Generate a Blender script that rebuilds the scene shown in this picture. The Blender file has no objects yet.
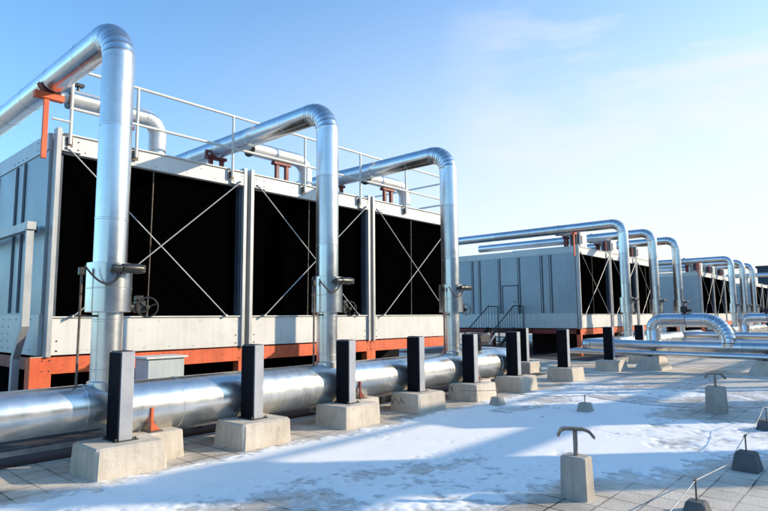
import bpy, math, random
from mathutils import Vector, Matrix, noise
random.seed(7)
SC = bpy.context.scene
COL = SC.collection
PI = math.pi
R = math.radians

# ------------------------------------------------------------------ materials
def new_mat(name):
    m = bpy.data.materials.new(name); m.use_nodes = True
    nt = m.node_tree
    return m, nt, nt.nodes['Principled BSDF']

def N(nt, t, **k):
    n = nt.nodes.new(t)
    for a, b in k.items():
        if a.startswith('i_'): n.inputs[a[2:].replace('_', ' ')].default_value = b
        else: setattr(n, a, b)
    return n

def ramp(nt, stops, fac):
    r = nt.nodes.new('ShaderNodeValToRGB')
    e = r.color_ramp.elements
    while len(e) < len(stops): e.new(0.5)
    for i, (p, c) in enumerate(stops):
        e[i].position = p; e[i].color = (*c, 1) if len(c) == 3 else c
    nt.links.new(fac, r.inputs[0])
    return r

def coords(nt, scale=(1, 1, 1), kind='Object'):
    tc = nt.nodes.new('ShaderNodeTexCoord')
    mp = nt.nodes.new('ShaderNodeMapping'); mp.inputs['Scale'].default_value = scale
    nt.links.new(tc.outputs[kind], mp.inputs['Vector'])
    return mp.outputs[0]

def worldpos(nt, scale=(1, 1, 1)):
    g = nt.nodes.new('ShaderNodeNewGeometry')
    mp = nt.nodes.new('ShaderNodeMapping'); mp.inputs['Scale'].default_value = scale
    nt.links.new(g.outputs['Position'], mp.inputs['Vector'])
    return mp.outputs[0]

def weathered(name, c0, c1, rough=0.6, metal=0.0, scale=(3, 3, 3), bump=0.05, bscale=40, streak=0.0, rvar=0.15, dark=None, bdist=0.01):
    """paint / metal / concrete with uneven tone, streaks and fine bump"""
    m, nt, b = new_mat(name); L = nt.links
    n1 = N(nt, 'ShaderNodeTexNoise', i_Scale=1.0, i_Detail=6.0, i_Roughness=0.6)
    L.new(worldpos(nt, scale), n1.inputs['Vector'])
    rp = ramp(nt, [(0.3, c0), (0.7, c1)], n1.outputs[0])
    out = rp.outputs[0]
    if streak > 0:
        n2 = N(nt, 'ShaderNodeTexNoise', i_Scale=1.0, i_Detail=4.0)
        L.new(worldpos(nt, (14, 14, 0.9)), n2.inputs['Vector'])
        r2 = ramp(nt, [(0.45, (1, 1, 1)), (0.75, (1 - streak,) * 3)], n2.outputs[0])
        mx = N(nt, 'ShaderNodeMix', data_type='RGBA', blend_type='MULTIPLY'); mx.inputs[0].default_value = 1
        L.new(out, mx.inputs[6]); L.new(r2.outputs[0], mx.inputs[7]); out = mx.outputs[2]
    if dark is not None:
        n3 = N(nt, 'ShaderNodeTexNoise', i_Scale=1.0, i_Detail=8.0, i_Roughness=0.75)
        L.new(worldpos(nt, tuple(s * 3.1 for s in scale)), n3.inputs['Vector'])
        r3 = ramp(nt, [(0.56, (1, 1, 1)), (0.72, dark)], n3.outputs[0])
        mx = N(nt, 'ShaderNodeMix', data_type='RGBA', blend_type='MULTIPLY'); mx.inputs[0].default_value = 1
        L.new(out, mx.inputs[6]); L.new(r3.outputs[0], mx.inputs[7]); out = mx.outputs[2]
    L.new(out, b.inputs['Base Color'])
    b.inputs['Metallic'].default_value = metal
    nr = N(nt, 'ShaderNodeTexNoise', i_Scale=1.0, i_Detail=5.0)
    L.new(worldpos(nt, tuple(s * 2 for s in scale)), nr.inputs['Vector'])
    mr = N(nt, 'ShaderNodeMapRange'); mr.inputs[3].default_value = max(0.02, rough - rvar); mr.inputs[4].default_value = min(1, rough + rvar)
    L.new(nr.outputs[0], mr.inputs[0]); L.new(mr.outputs[0], b.inputs['Roughness'])
    nb = N(nt, 'ShaderNodeTexNoise', i_Scale=bscale, i_Detail=5.0 if bscale > 12 else 1.5)
    L.new(worldpos(nt), nb.inputs['Vector'])
    bp = N(nt, 'ShaderNodeBump', i_Strength=bump, i_Distance=bdist)
    L.new(nb.outputs[0], bp.inputs['Height']); L.new(bp.outputs[0], b.inputs['Normal'])
    return m

M = {}
M['clad'] = weathered('aluminium_cladding', (0.60, 0.62, 0.64), (0.72, 0.73, 0.74), 0.24, 0.97, (1.6, 1.6, 1.6), 0.10, 5, 0.06, 0.07, bdist=0.010)
M['clad_old'] = weathered('weathered_galvanised_cladding', (0.60, 0.615, 0.62), (0.76, 0.76, 0.735), 0.28, 0.93, (2.0, 2.0, 2.0), 0.13, 5, 0.12, 0.10, (0.90, 0.88, 0.85), bdist=0.012)
M['clad2'] = weathered('aluminium_cladding_dull', (0.50, 0.52, 0.54), (0.64, 0.65, 0.66), 0.30, 0.95, (2.6, 2.6, 2.6), 0.16, 8, 0.14, 0.08, bdist=0.010)
M['clad_old2'] = weathered('weathered_cladding_dull', (0.50, 0.52, 0.52), (0.68, 0.68, 0.65), 0.34, 0.9, (3, 3, 3), 0.2, 8, 0.2, 0.10, (0.85, 0.83, 0.8), bdist=0.012)
M['seam'] = weathered('seam_shadow', (0.14, 0.14, 0.14), (0.24, 0.24, 0.23), 0.5, 0.6)  # darker line along the overlap bands
M['galv'] = weathered('galvanised_steel', (0.42, 0.43, 0.45), (0.62, 0.63, 0.65), 0.42, 0.85, (7, 7, 7), 0.08, 60, 0.15)
M['branch'] = weathered('matt_light_cladding', (0.60, 0.60, 0.58), (0.74, 0.73, 0.70), 0.42, 0.55, (3, 3, 3), 0.15, 9, 0.1)
M['white'] = weathered('pale_painted_steel', (0.56, 0.555, 0.53), (0.66, 0.655, 0.63), 0.5, 0.0, (1.3, 1.3, 1.3), 0.05, 30, 0.10, dark=(0.88, 0.86, 0.82))
M['column'] = weathered('grey_column_paint', (0.36, 0.37, 0.375), (0.46, 0.47, 0.475), 0.45, 0.2, (2, 2, 2), 0.06, 30, 0.12)
M['side'] = weathered('grey_wall_panel', (0.235, 0.295, 0.335), (0.30, 0.365, 0.405), 0.40, 0.25, (0.8, 0.8, 0.8), 0.10, 3, 0.10)
M['side_lo'] = weathered('pale_basin_panel', (0.38, 0.43, 0.45), (0.48, 0.53, 0.55), 0.42, 0.2, (0.9, 0.9, 0.9), 0.08, 5, 0.12)
M['rib'] = weathered('dark_joint_channel', (0.035, 0.05, 0.075), (0.06, 0.08, 0.11), 0.5, 0.2)
M['orange'] = weathered('orange_primer', (0.56, 0.085, 0.026), (0.76, 0.145, 0.045), 0.55, 0.0, (3, 3, 3), 0.12, 40, 0.25, dark=(0.55, 0.42, 0.36))
M['red'] = weathered('dark_red_primer', (0.12, 0.012, 0.010), (0.22, 0.022, 0.016), 0.55, 0.0, (3, 3, 3), 0.08, 40, 0.1)
M['black'] = weathered('black_rubber', (0.010, 0.011, 0.013), (0.022, 0.022, 0.025), 0.62, 0.0, (5, 5, 5), 0.1, 50)
M['cast'] = weathered('dark_cast_metal', (0.012, 0.013, 0.012), (0.045, 0.045, 0.042), 0.34, 0.2, (9, 9, 9), 0.15, 50)
M['post'] = weathered('grey_post_paint', (0.30, 0.31, 0.34), (0.38, 0.39, 0.42), 0.55, 0.0, (5, 5, 5), 0.2, 90, 0.08)
M['concrete'] = weathered('cast_concrete', (0.46, 0.40, 0.325), (0.60, 0.54, 0.455), 0.9, 0.0, (2.5, 2.5, 2.5), 0.5, 45, 0.18, dark=(0.70, 0.66, 0.60), bdist=0.012)
M['concrete_dk'] = weathered('grey_concrete', (0.31, 0.285, 0.25), (0.43, 0.40, 0.355), 0.9, 0.0, (4, 4, 4), 0.5, 55, 0.2, dark=(0.7, 0.68, 0.64), bdist=0.012)
M['rust'] = weathered('rusty_steel', (0.07, 0.05, 0.04), (0.20, 0.16, 0.13), 0.6, 0.5, (14, 14, 14), 0.3, 60)
M['wire'] = weathered('bright_wire', (0.38, 0.38, 0.36), (0.52, 0.51, 0.48), 0.4, 0.6)
M['tsteel'] = weathered('dull_steel', (0.13, 0.125, 0.115), (0.26, 0.25, 0.235), 0.42, 0.7, (14, 14, 14), 0.2, 60)
M['membrane'] = weathered('dark_roof_membrane', (0.018, 0.019, 0.021), (0.045, 0.045, 0.045), 0.85, 0.0, (1.5, 1.5, 1.5), 0.3, 20)  # near black, also used as painted shade under the towers
M['navy'] = weathered('navy_cladding', (0.012, 0.025, 0.045), (0.02, 0.04, 0.07), 0.5, 0.1, (0.3, 0.3, 0.3), 0.05, 5)
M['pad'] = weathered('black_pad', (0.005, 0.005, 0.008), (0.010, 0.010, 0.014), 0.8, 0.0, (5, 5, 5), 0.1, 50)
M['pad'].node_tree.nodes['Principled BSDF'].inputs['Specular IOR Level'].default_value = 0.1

def fill_mat():
    m, nt, b = new_mat('black_fill_media'); L = nt.links
    v = worldpos(nt, (1, 1, 1))
    ch = N(nt, 'ShaderNodeTexChecker', i_Scale=22.0); L.new(v, ch.inputs['Vector'])
    n = N(nt, 'ShaderNodeTexNoise', i_Scale=1.1, i_Detail=3.0); L.new(v, n.inputs['Vector'])
    ch.inputs['Color1'].default_value = (0.0004, 0.0004, 0.0005, 1); ch.inputs['Color2'].default_value = (0.0010, 0.0009, 0.0009, 1)
    df = N(nt, 'ShaderNodeBsdfDiffuse'); L.new(ch.outputs[0], df.inputs[0])
    L.new(df.outputs[0], nt.nodes['Material Output'].inputs[0]); nt.nodes.remove(b)
    return m
M['fill'] = fill_mat()

def paver_mat():
    m, nt, b = new_mat('concrete_pavers'); L = nt.links
    v = worldpos(nt)
    wob = N(nt, 'ShaderNodeTexNoise', i_Scale=1.3, i_Detail=2.0); L.new(v, wob.inputs['Vector'])
    vm = N(nt, 'ShaderNodeVectorMath', operation='MULTIPLY_ADD'); L.new(wob.outputs[1], vm.inputs[0])
    vm.inputs[1].default_value = (0.02, 0.02, 0); L.new(v, vm.inputs[2])
    br = N(nt, 'ShaderNodeTexBrick', offset=0.0, i_Scale=1.0)
    br.inputs['Brick Width'].default_value = 0.31; br.inputs['Row Height'].default_value = 0.31
    br.inputs['Mortar Size'].default_value = 0.011; br.inputs['Mortar Smooth'].default_value = 0.3; br.inputs['Bias'].default_value = 0
    br.inputs['Color1'].default_value = (0.42, 0.37, 0.305, 1); br.inputs['Color2'].default_value = (0.58, 0.51, 0.42, 1)
    br.inputs['Mortar'].default_value = (0.05, 0.048, 0.045, 1)
    L.new(vm.outputs[0], br.inputs['Vector'])
    st = N(nt, 'ShaderNodeTexNoise', i_Scale=0.9, i_Detail=8.0, i_Roughness=0.65); L.new(v, st.inputs['Vector'])
    r1 = ramp(nt, [(0.32, (0.66, 0.64, 0.62)), (0.55, (1, 1, 1)), (0.75, (1.12, 1.08, 1.02))], st.outputs[0])
    mx = N(nt, 'ShaderNodeMix', data_type='RGBA', blend_type='MULTIPLY'); mx.inputs[0].default_value = 1
    L.new(br.outputs[0], mx.inputs[6]); L.new(r1.outputs[0], mx.inputs[7])
    # frost / dust film fading the joints in patches
    fr = N(nt, 'ShaderNodeTexNoise', i_Scale=0.55, i_Detail=9.0, i_Roughness=0.7); L.new(v, fr.inputs['Vector'])
    r2 = ramp(nt, [(0.42, (0, 0, 0)), (0.60, (0.8, 0.8, 0.8))], fr.outputs[0])
    m2 = N(nt, 'ShaderNodeMix', data_type='RGBA'); L.new(r2.outputs[0], m2.inputs[0])
    L.new(mx.outputs[2], m2.inputs[6]); m2.inputs[7].default_value = (0.68, 0.61, 0.52, 1)
    fa = N(nt, 'ShaderNodeAttribute', attribute_name='frost')
    fn = N(nt, 'ShaderNodeTexNoise', i_Scale=7.0, i_Detail=9.0, i_Roughness=0.72); L.new(v, fn.inputs['Vector'])
    f1 = N(nt, 'ShaderNodeMath', operation='MULTIPLY_ADD'); L.new(fa.outputs['Fac'], f1.inputs[0]); f1.inputs[1].default_value = 1.0; L.new(fn.outputs[0], f1.inputs[2])
    fm = N(nt, 'ShaderNodeMapRange'); fm.inputs[1].default_value = 0.72; fm.inputs[2].default_value = 1.15; fm.inputs[4].default_value = 0.88; L.new(f1.outputs[0], fm.inputs[0])
    # wet slabs where the snow thins
    wt = N(nt, 'ShaderNodeMapRange'); wt.inputs[1].default_value = 0.05; wt.inputs[2].default_value = 0.4; L.new(fa.outputs['Fac'], wt.inputs[0])
    wm = N(nt, 'ShaderNodeMix', data_type='RGBA', blend_type='MULTIPLY'); L.new(wt.outputs[0], wm.inputs[0]); L.new(m2.outputs[2], wm.inputs[6]); wm.inputs[7].default_value = (0.84, 0.85, 0.87, 1)
    m3 = N(nt, 'ShaderNodeMix', data_type='RGBA'); L.new(fm.outputs[0], m3.inputs[0]); L.new(wm.outputs[2], m3.inputs[6]); m3.inputs[7].default_value = (0.72, 0.72, 0.72, 1)
    L.new(m3.outputs[2], b.inputs['Base Color'])
    wr = N(nt, 'ShaderNodeMapRange'); wr.inputs[3].default_value = 0.85; wr.inputs[4].default_value = 0.5; L.new(wt.outputs[0], wr.inputs[0]); L.new(wr.outputs[0], b.inputs['Roughness'])
    n = N(nt, 'ShaderNodeTexNoise', i_Scale=35.0, i_Detail=6.0); L.new(v, n.inputs['Vector'])
    ad = N(nt, 'ShaderNodeMath', operation='MULTIPLY_ADD'); L.new(br.outputs['Fac'], ad.inputs[0]); ad.inputs[1].default_value = -1.2; L.new(n.outputs[0], ad.inputs[2])
    bp = N(nt, 'ShaderNodeBump', i_Strength=0.5, i_Distance=0.012); L.new(ad.outputs[0], bp.inputs['Height']); L.new(bp.outputs[0], b.inputs['Normal'])
    return m
M['paver'] = paver_mat()

def snow_mat():
    m, nt, b = new_mat('thin_snow'); L = nt.links
    v = worldpos(nt)
    n = N(nt, 'ShaderNodeTexNoise', i_Scale=2.2, i_Detail=8.0, i_Roughness=0.7); L.new(v, n.inputs['Vector'])
    r = ramp(nt, [(0.3, (0.83, 0.815, 0.79)), (0.6, (0.90, 0.885, 0.86))], n.outputs[0]); L.new(r.outputs[0], b.inputs['Base Color'])
    b.inputs['Roughness'].default_value = 0.7
    b.inputs['Subsurface Weight'].default_value = 0.0
    n2 = N(nt, 'ShaderNodeTexNoise', i_Scale=14.0, i_Detail=8.0, i_Roughness=0.7); L.new(v, n2.inputs['Vector'])
    bp = N(nt, 'ShaderNodeBump', i_Strength=0.16, i_Distance=0.02); L.new(n2.outputs[0], bp.inputs['Height']); L.new(bp.outputs[0], b.inputs['Normal'])
    da = N(nt, 'ShaderNodeAttribute', attribute_name='depth')
    n3 = N(nt, 'ShaderNodeTexNoise', i_Scale=11.0, i_Detail=9.0, i_Roughness=0.75); L.new(v, n3.inputs['Vector'])
    ad = N(nt, 'ShaderNodeMath', operation='ADD'); L.new(da.outputs['Fac'], ad.inputs[0]); L.new(n3.outputs[0], ad.inputs[1])
    mr = N(nt, 'ShaderNodeMapRange'); mr.inputs[1].default_value = 0.50; mr.inputs[2].default_value = 1.15; mr.inputs[3].default_value = 0.0; mr.inputs[4].default_value = 1.0; L.new(ad.outputs[0], mr.inputs[0])
    L.new(mr.outputs[0], b.inputs['Alpha'])
    return m
M['snow'] = snow_mat()

# ------------------------------------------------------------------ mesh builder
class MB:
    def __init__(s): s.v = []; s.f = []; s.m = []; s.sm = []; s.mats = []
    def mi(s, m):
        if m not in s.mats: s.mats.append(m)
        return s.mats.index(m)
    def add(s, vs, fs, m, smooth=False):
        o = len(s.v); s.v += [tuple(p) for p in vs]; k = s.mi(m)
        for f in fs: s.f.append(tuple(i + o for i in f)); s.m.append(k); s.sm.append(smooth)
        return s
    def box(s, a, b, m, bev=0.0, xf=None):
        x0, y0, z0 = a; x1, y1, z1 = b
        if bev > 0:
            e = bev; vs = []; 
            def P(x, y, z): vs.append((x, y, z)); return len(vs) - 1
            idx = {}
            for ix, X in ((0, x0), (1, x1)):
                for iy, Y in ((0, y0), (1, y1)):
                    for iz, Z in ((0, z0), (1, z1)):
                        sx = e if ix == 0 else -e; sy = e if iy == 0 else -e; sz = e if iz == 0 else -e
                        idx[(ix, iy, iz)] = (P(X, Y + sy, Z + sz), P(X + sx, Y, Z + sz), P(X + sx, Y + sy, Z))
            fs = []
            for ax in range(3):
                for side in (0, 1):
                    o = [k for k in range(3) if k != ax]
                    ring = []
                    for (p, q) in ((0, 0), (1, 0), (1, 1), (0, 1)):
                        c = [0, 0, 0]; c[ax] = side; c[o[0]] = p; c[o[1]] = q
                        ring.append(idx[tuple(c)][ax])
                    if (side == 1) == (ax == 1): ring.reverse()
                    fs.append(ring)
            for ax in range(3):   # edges
                o = [k for k in range(3) if k != ax]
                for p in (0, 1):
                    for q in (0, 1):
                        c0 = [0, 0, 0]; c0[o[0]] = p; c0[o[1]] = q; c1 = list(c0); c1[ax] = 1
                        a0 = idx[tuple(c0)]; a1 = idx[tuple(c1)]
                        ring = [a0[o[0]], a0[o[1]], a1[o[1]], a1[o[0]]]
                        fs.append(ring)
            for c, t in idx.items(): fs.append(list(t))
            # fix orientation by centre
            cx, cy, cz = (x0 + x1) / 2, (y0 + y1) / 2, (z0 + z1) / 2
            out = []
            for f in fs:
                p = [Vector(vs[i]) for i in f]; n = (p[1] - p[0]).cross(p[2] - p[1]); c = sum(p, Vector()) / len(p)
                out.append(f if n.dot(c - Vector((cx, cy, cz))) > 0 else f[::-1])
            fs = out
        else:
            vs = [(x0, y0, z0), (x1, y0, z0), (x1, y1, z0), (x0, y1, z0), (x0, y0, z1), (x1, y0, z1), (x1, y1, z1), (x0, y1, z1)]
            fs = [(0, 3, 2, 1), (4, 5, 6, 7), (0, 1, 5, 4), (1, 2, 6, 5), (2, 3, 7, 6), (3, 0, 4, 7)]
        if xf: vs = [xf @ Vector(p) for p in vs]
        return s.add(vs, fs, m)
    def tube(s, path, r, m, n=20, caps=True, closed=False):
        path = [Vector(p) for p in path]; K = len(path)
        rr = r if isinstance(r, (list, tuple)) else [r] * K
        t0 = (path[1] - path[0]).normalized()
        up = Vector((0, 0, 1)) if abs(t0.z) < 0.9 else Vector((1, 0, 0))
        u = t0.cross(up).normalized(); vs = []
        prev = t0
        for i, p in enumerate(path):
            if closed: t = (path[(i + 1) % K] - path[i - 1]).normalized()
            elif i == 0: t = t0
            elif i == K - 1: t = (path[i] - path[i - 1]).normalized()
            else:
                a = (path[i] - path[i - 1]).normalized(); b = (path[i + 1] - path[i]).normalized()
                t = (a + b).normalized()
            ax = prev.cross(t)
            if ax.length > 1e-6:
                u = Matrix.Rotation(prev.angle(t), 3, ax.normalized()) @ u
            u = (u - t * u.dot(t)).normalized(); w = t.cross(u); prev = t
            for k in range(n):
                a = 2 * PI * k / n; vs.append(p + (u * math.cos(a) + w * math.sin(a)) * rr[i])
        fs = []
        for i in range(K - 1 + (1 if closed else 0)):
            j = (i + 1) % K
            for k in range(n):
                l = (k + 1) % n; fs.append((i * n + k, i * n + l, j * n + l, j * n + k))
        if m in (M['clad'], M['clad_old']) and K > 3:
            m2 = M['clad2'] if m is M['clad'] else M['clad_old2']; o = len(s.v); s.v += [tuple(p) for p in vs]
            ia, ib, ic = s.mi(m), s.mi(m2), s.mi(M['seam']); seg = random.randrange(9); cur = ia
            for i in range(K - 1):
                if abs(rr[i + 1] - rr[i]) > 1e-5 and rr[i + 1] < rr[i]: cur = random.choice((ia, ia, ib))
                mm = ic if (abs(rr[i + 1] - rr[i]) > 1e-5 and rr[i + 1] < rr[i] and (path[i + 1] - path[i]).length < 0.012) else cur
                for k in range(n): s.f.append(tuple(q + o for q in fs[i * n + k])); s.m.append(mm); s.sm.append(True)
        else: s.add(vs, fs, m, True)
        if caps and not closed:
            s.add(vs[:n], [tuple(range(n))[::-1]], m); s.add(vs[-n:], [tuple(range(n))], m)
        return s
    def frustum(s, cx, cy, z0, z1, ax, ay, bx, by, m, bev=0.012):
        """tapered block: half sizes ax,ay at the bottom, bx,by at the top, chamfered top edge"""
        vs = []
        lv = [(z0, ax, ay), (z1 - bev, bx + (ax - bx) * bev / (z1 - z0), by + (ay - by) * bev / (z1 - z0)), (z1, bx - bev, by - bev)]
        c = bev * 1.2
        for z, hx, hy in lv:
            for px, py in ((-hx + c, -hy), (hx - c, -hy), (hx, -hy + c), (hx, hy - c), (hx - c, hy), (-hx + c, hy), (-hx, hy - c), (-hx, -hy + c)):
                vs.append((cx + px, cy + py, z))
        fs = []
        for l in range(2):
            for k in range(8):
                j = (k + 1) % 8; fs.append((l * 8 + k, l * 8 + j, l * 8 + 8 + j, l * 8 + 8 + k))
        fs.append(tuple(range(16, 24))); fs.append(tuple(range(0, 8))[::-1])
        return s.add(vs, fs, m)
    def build(s, name, parent=None, loc=None, label=None, cat=None, group=None, kind=None, rough=0.0):
        me = bpy.data.meshes.new(name); me.from_pydata(s.v, [], s.f)
        for m in s.mats: me.materials.append(m)
        me.polygons.foreach_set('material_index', s.m); me.polygons.foreach_set('use_smooth', s.sm)
        me.update()
        if any(s.sm): me.set_sharp_from_angle(angle=R(38))
        o = bpy.data.objects.new(name, me); COL.objects.link(o)
        if parent: o.parent = parent
        if loc: o.location = loc
        tag(o, label, cat, group, kind)
        return o

def tag(o, label=None, cat=None, group=None, kind=None):
    if label: o['label'] = label
    if cat: o['category'] = cat
    if group: o['group'] = group
    if kind: o['kind'] = kind
    return o

def thing(name, label, cat, loc=(0, 0, 0), group=None, rotz=0):
    o = bpy.data.objects.new(name, None); COL.objects.link(o); o.location = loc; o.rotation_euler.z = rotz
    o.empty_display_size = 0.2
    return tag(o, label, cat, group)

def dup(root, loc, label, group=None, skip=(), rotz=None):
    c = root.copy(); COL.objects.link(c); c.location = loc; c['label'] = label
    if rotz is not None: c.rotation_euler.z = rotz
    if group: c['group'] = group
    for ch in list(root.children):
        if ch.name.split('.')[0] in skip: continue
        d = ch.copy(); COL.objects.link(d); d.parent = c
        for g in list(ch.children):
            e = g.copy(); COL.objects.link(e); e.parent = d
    return c

def seamed(p0, p1, r, step=0.95, first=0.5, ridge=0.004):
    """points and radii of a straight clad pipe with raised overlap bands"""
    p0 = Vector(p0); p1 = Vector(p1); L = (p1 - p0).length; d = (p1 - p0) / L
    pts = [p0]; rr = [r]; t = first
    while t < L - 0.08:
        for a, b in ((-0.014, r), (-0.010, r + ridge), (0.010, r + ridge), (0.014, r)):
            pts.append(p0 + d * (t + a)); rr.append(b)
        t += step
    pts.append(p1); rr.append(r)
    return pts, rr

def gored(c, a, b, rad, r, n=8, ridge=0.0035):
    """elbow around centre c from direction a to direction b (unit vectors from c)"""
    c = Vector(c); a = Vector(a); b = Vector(b); pts = []; rr = []
    for i in range(n + 1):
        t = (PI / 2) * i / n
        for k, q in ((-0.006, r), (0, r + ridge), (0.006, r)):
            if (i == 0 and k < 0) or (i == n and k > 0): continue
            tt = t + k / rad * 1.6
            pts.append(c + (a * math.cos(tt) + b * math.sin(tt)) * rad); rr.append(q)
    return pts, rr

# ------------------------------------------------------------------ camera, sun, sky
F, YAW, PIT, ROLL, H = 572.3, R(41.817), R(6.126), R(-0.486), 1.71
cam = bpy.data.cameras.new('camera'); cam.sensor_width = 36; cam.lens = 36 * F / 768; cam.clip_end = 3000; cam.clip_start = 0.05
co = bpy.data.objects.new('camera', cam); COL.objects.link(co); SC.camera = co
fw = Vector((math.cos(YAW) * math.cos(PIT), math.sin(YAW) * math.cos(PIT), math.sin(PIT)))
rt = Vector((math.sin(YAW), -math.cos(YAW), 0)); up = rt.cross(fw)
rt2 = rt * math.cos(ROLL) + up * math.sin(ROLL); up2 = -rt * math.sin(ROLL) + up * math.cos(ROLL)
mw = Matrix((rt2, up2, -fw)).transposed().to_4x4(); mw.translation = (0, 0, H)
co.matrix_world = mw

EL = R(21); SDX, SDY = 0.724, -0.690
sv = Vector((SDX * math.cos(EL), SDY * math.cos(EL), math.sin(EL)))
sun = bpy.data.lights.new('sun', 'SUN'); sun.energy = 5.8; sun.angle = R(0.55); sun.color = (1.0, 0.83, 0.60)
so = bpy.data.objects.new('sun', sun); COL.objects.link(so); so.rotation_euler = sv.to_track_quat('Z', 'Y').to_euler()

w = bpy.data.worlds.new('World'); SC.world = w; w.use_nodes = True
nt = w.node_tree; L = nt.links; bg = nt.nodes['Background']
sk = N(nt, 'ShaderNodeTexSky', sky_type='NISHITA', sun_disc=False, sun_elevation=EL, sun_rotation=math.atan2(SDX, SDY),
       altitude=100, air_density=1.0, dust_density=1.0, ozone_density=2.0)
tc = N(nt, 'ShaderNodeTexCoord'); mp = N(nt, 'ShaderNodeMapping'); mp.inputs['Scale'].default_value = (1.0, 1.6, 5.5)
mp.inputs['Rotation'].default_value = (0, R(8), R(20))
L.new(tc.outputs['Generated'], mp.inputs[0])
cn = N(nt, 'ShaderNodeTexNoise', i_Scale=2.0, i_Detail=7.0, i_Roughness=0.55, i_Distortion=0.4); L.new(mp.outputs[0], cn.inputs['Vector'])
cr = ramp(nt, [(0.40, (0, 0, 0)), (0.66, (0.85, 0.85, 0.85))], cn.outputs[0])
# wisps only toward the sunny side of the sky
side = N(nt, 'ShaderNodeVectorMath', operation='DOT_PRODUCT'); L.new(tc.outputs['Generated'], side.inputs[0]); side.inputs[1].default_value = (0.909, 0.217, 0.356)
sr = N(nt, 'ShaderNodeMapRange'); sr.inputs[1].default_value = 0.93; sr.inputs[2].default_value = 0.995; L.new(side.outputs['Value'], sr.inputs[0])
cf = N(nt, 'ShaderNodeMath', operation='MULTIPLY'); L.new(cr.outputs[0], cf.inputs[0]); L.new(sr.outputs[0], cf.inputs[1])
gain = N(nt, 'ShaderNodeMix', data_type='RGBA', blend_type='MULTIPLY'); gain.inputs[0].default_value = 1; L.new(sk.outputs[0], gain.inputs[6]); gain.inputs[7].default_value = (1.62, 2.55, 3.05, 1)
# winter haze, thicker low down and toward the sun
sep = N(nt, 'ShaderNodeSeparateXYZ'); L.new(tc.outputs['Generated'], sep.inputs[0])
hz = N(nt, 'ShaderNodeMapRange', interpolation_type='SMOOTHSTEP'); hz.inputs[1].default_value = 0.69; hz.inputs[2].default_value = 0.02; L.new(sep.outputs[2], hz.inputs[0])
hd = N(nt, 'ShaderNodeVectorMath', operation='DOT_PRODUCT'); L.new(tc.outputs['Generated'], hd.inputs[0]); hd.inputs[1].default_value = (0.94, -0.34, 0.0)
hr = N(nt, 'ShaderNodeMapRange', interpolation_type='SMOOTHSTEP'); hr.inputs[1].default_value = -0.1; hr.inputs[2].default_value = 0.86; hr.inputs[3].default_value = 0.15; hr.inputs[4].default_value = 1.0; L.new(hd.outputs['Value'], hr.inputs[0])
hm = N(nt, 'ShaderNodeMath', operation='MULTIPLY'); L.new(hz.outputs[0], hm.inputs[0]); L.new(hr.outputs[0], hm.inputs[1])
hmix = N(nt, 'ShaderNodeMix', data_type='RGBA'); L.new(hm.outputs[0], hmix.inputs[0]); L.new(gain.outputs[2], hmix.inputs[6]); hmix.inputs[7].default_value = (8.9, 9.05, 8.8, 1)
cm = N(nt, 'ShaderNodeMix', data_type='RGBA'); L.new(cf.outputs[0], cm.inputs[0]); L.new(hmix.outputs[2], cm.inputs[6])
cm.inputs[7].default_value = (8.6, 8.7, 8.6, 1)
L.new(cm.outputs[2], bg.inputs[0]); bg.inputs[1].default_value = 0.11
SC.view_settings.view_transform = 'Standard'; SC.view_settings.look = 'None'; SC.view_settings.exposure = 0
SC.cycles.max_bounces = 6; SC.cycles.diffuse_bounces = 3; SC.cycles.glossy_bounces = 4
SC.cycles.use_denoising = True

# ------------------------------------------------------------------ ground
for k, x0 in enumerate((0.6, 21.3, 42.0)):  # near-black sheets painting the shade on the deck under the towers
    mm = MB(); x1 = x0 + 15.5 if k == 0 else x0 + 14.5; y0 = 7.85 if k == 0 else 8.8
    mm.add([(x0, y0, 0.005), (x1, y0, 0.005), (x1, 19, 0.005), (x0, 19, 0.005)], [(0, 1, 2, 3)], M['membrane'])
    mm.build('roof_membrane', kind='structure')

def snow_height(x, y):
    fb = lambda f, o, k=5: noise.fractal(Vector((x * f, y * f, o)), 0.8, 2.1, k)
    n = fb(0.7, 3.1) * 0.7 + fb(3.0, 9.0) * 0.45 + fb(9.0, 4.0, 3) * 0.38
    edge = (6.33 + 0.10 * noise.noise(Vector((x * 1.3, 0, 5))) + 0.05 * noise.noise(Vector((x * 5.3, 0, 8))) - y) * 3.0
    low = (x * 0.80 + y * 1.1 - 6.9) * 0.75         # thins out toward the lower left
    far = (12.9 - x + 0.25 * y) * 0.22
    near = (y - 0.0 + max(0, x - 7.5) * 0.9) * 0.8
    s = min(edge, low, far, near, 1.0)
    for bx, by, rx, ry, k in ((5.5, 2.05, 0.55, 0.6, 2.0), (7.0, 1.2, 1.15, 0.65, 1.8), (11.3, 2.6, 1.1, 0.9, 1.5), (7.6, 0.8, 1.1, 0.9, 1.3), (4.0, 4.5, 1.1, 0.6, 0.85), (5.4, 4.0, 1.1, 0.4, 0.5), (9.3, 2.9, 0.9, 0.2, 0.8), (6.4, 3.2, 1.4, 0.3, 0.45), (10.5, 5.4, 1.6, 0.5, 0.7), (8.6, 2.4, 0.7, 0.35, 0.7)):
        d = ((x - bx) / rx) ** 2 + ((y - by) / ry) ** 2
        s -= k * math.exp(-d)
    return s + n - 0.05
sb = MB(); vs = []; fs = []
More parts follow.
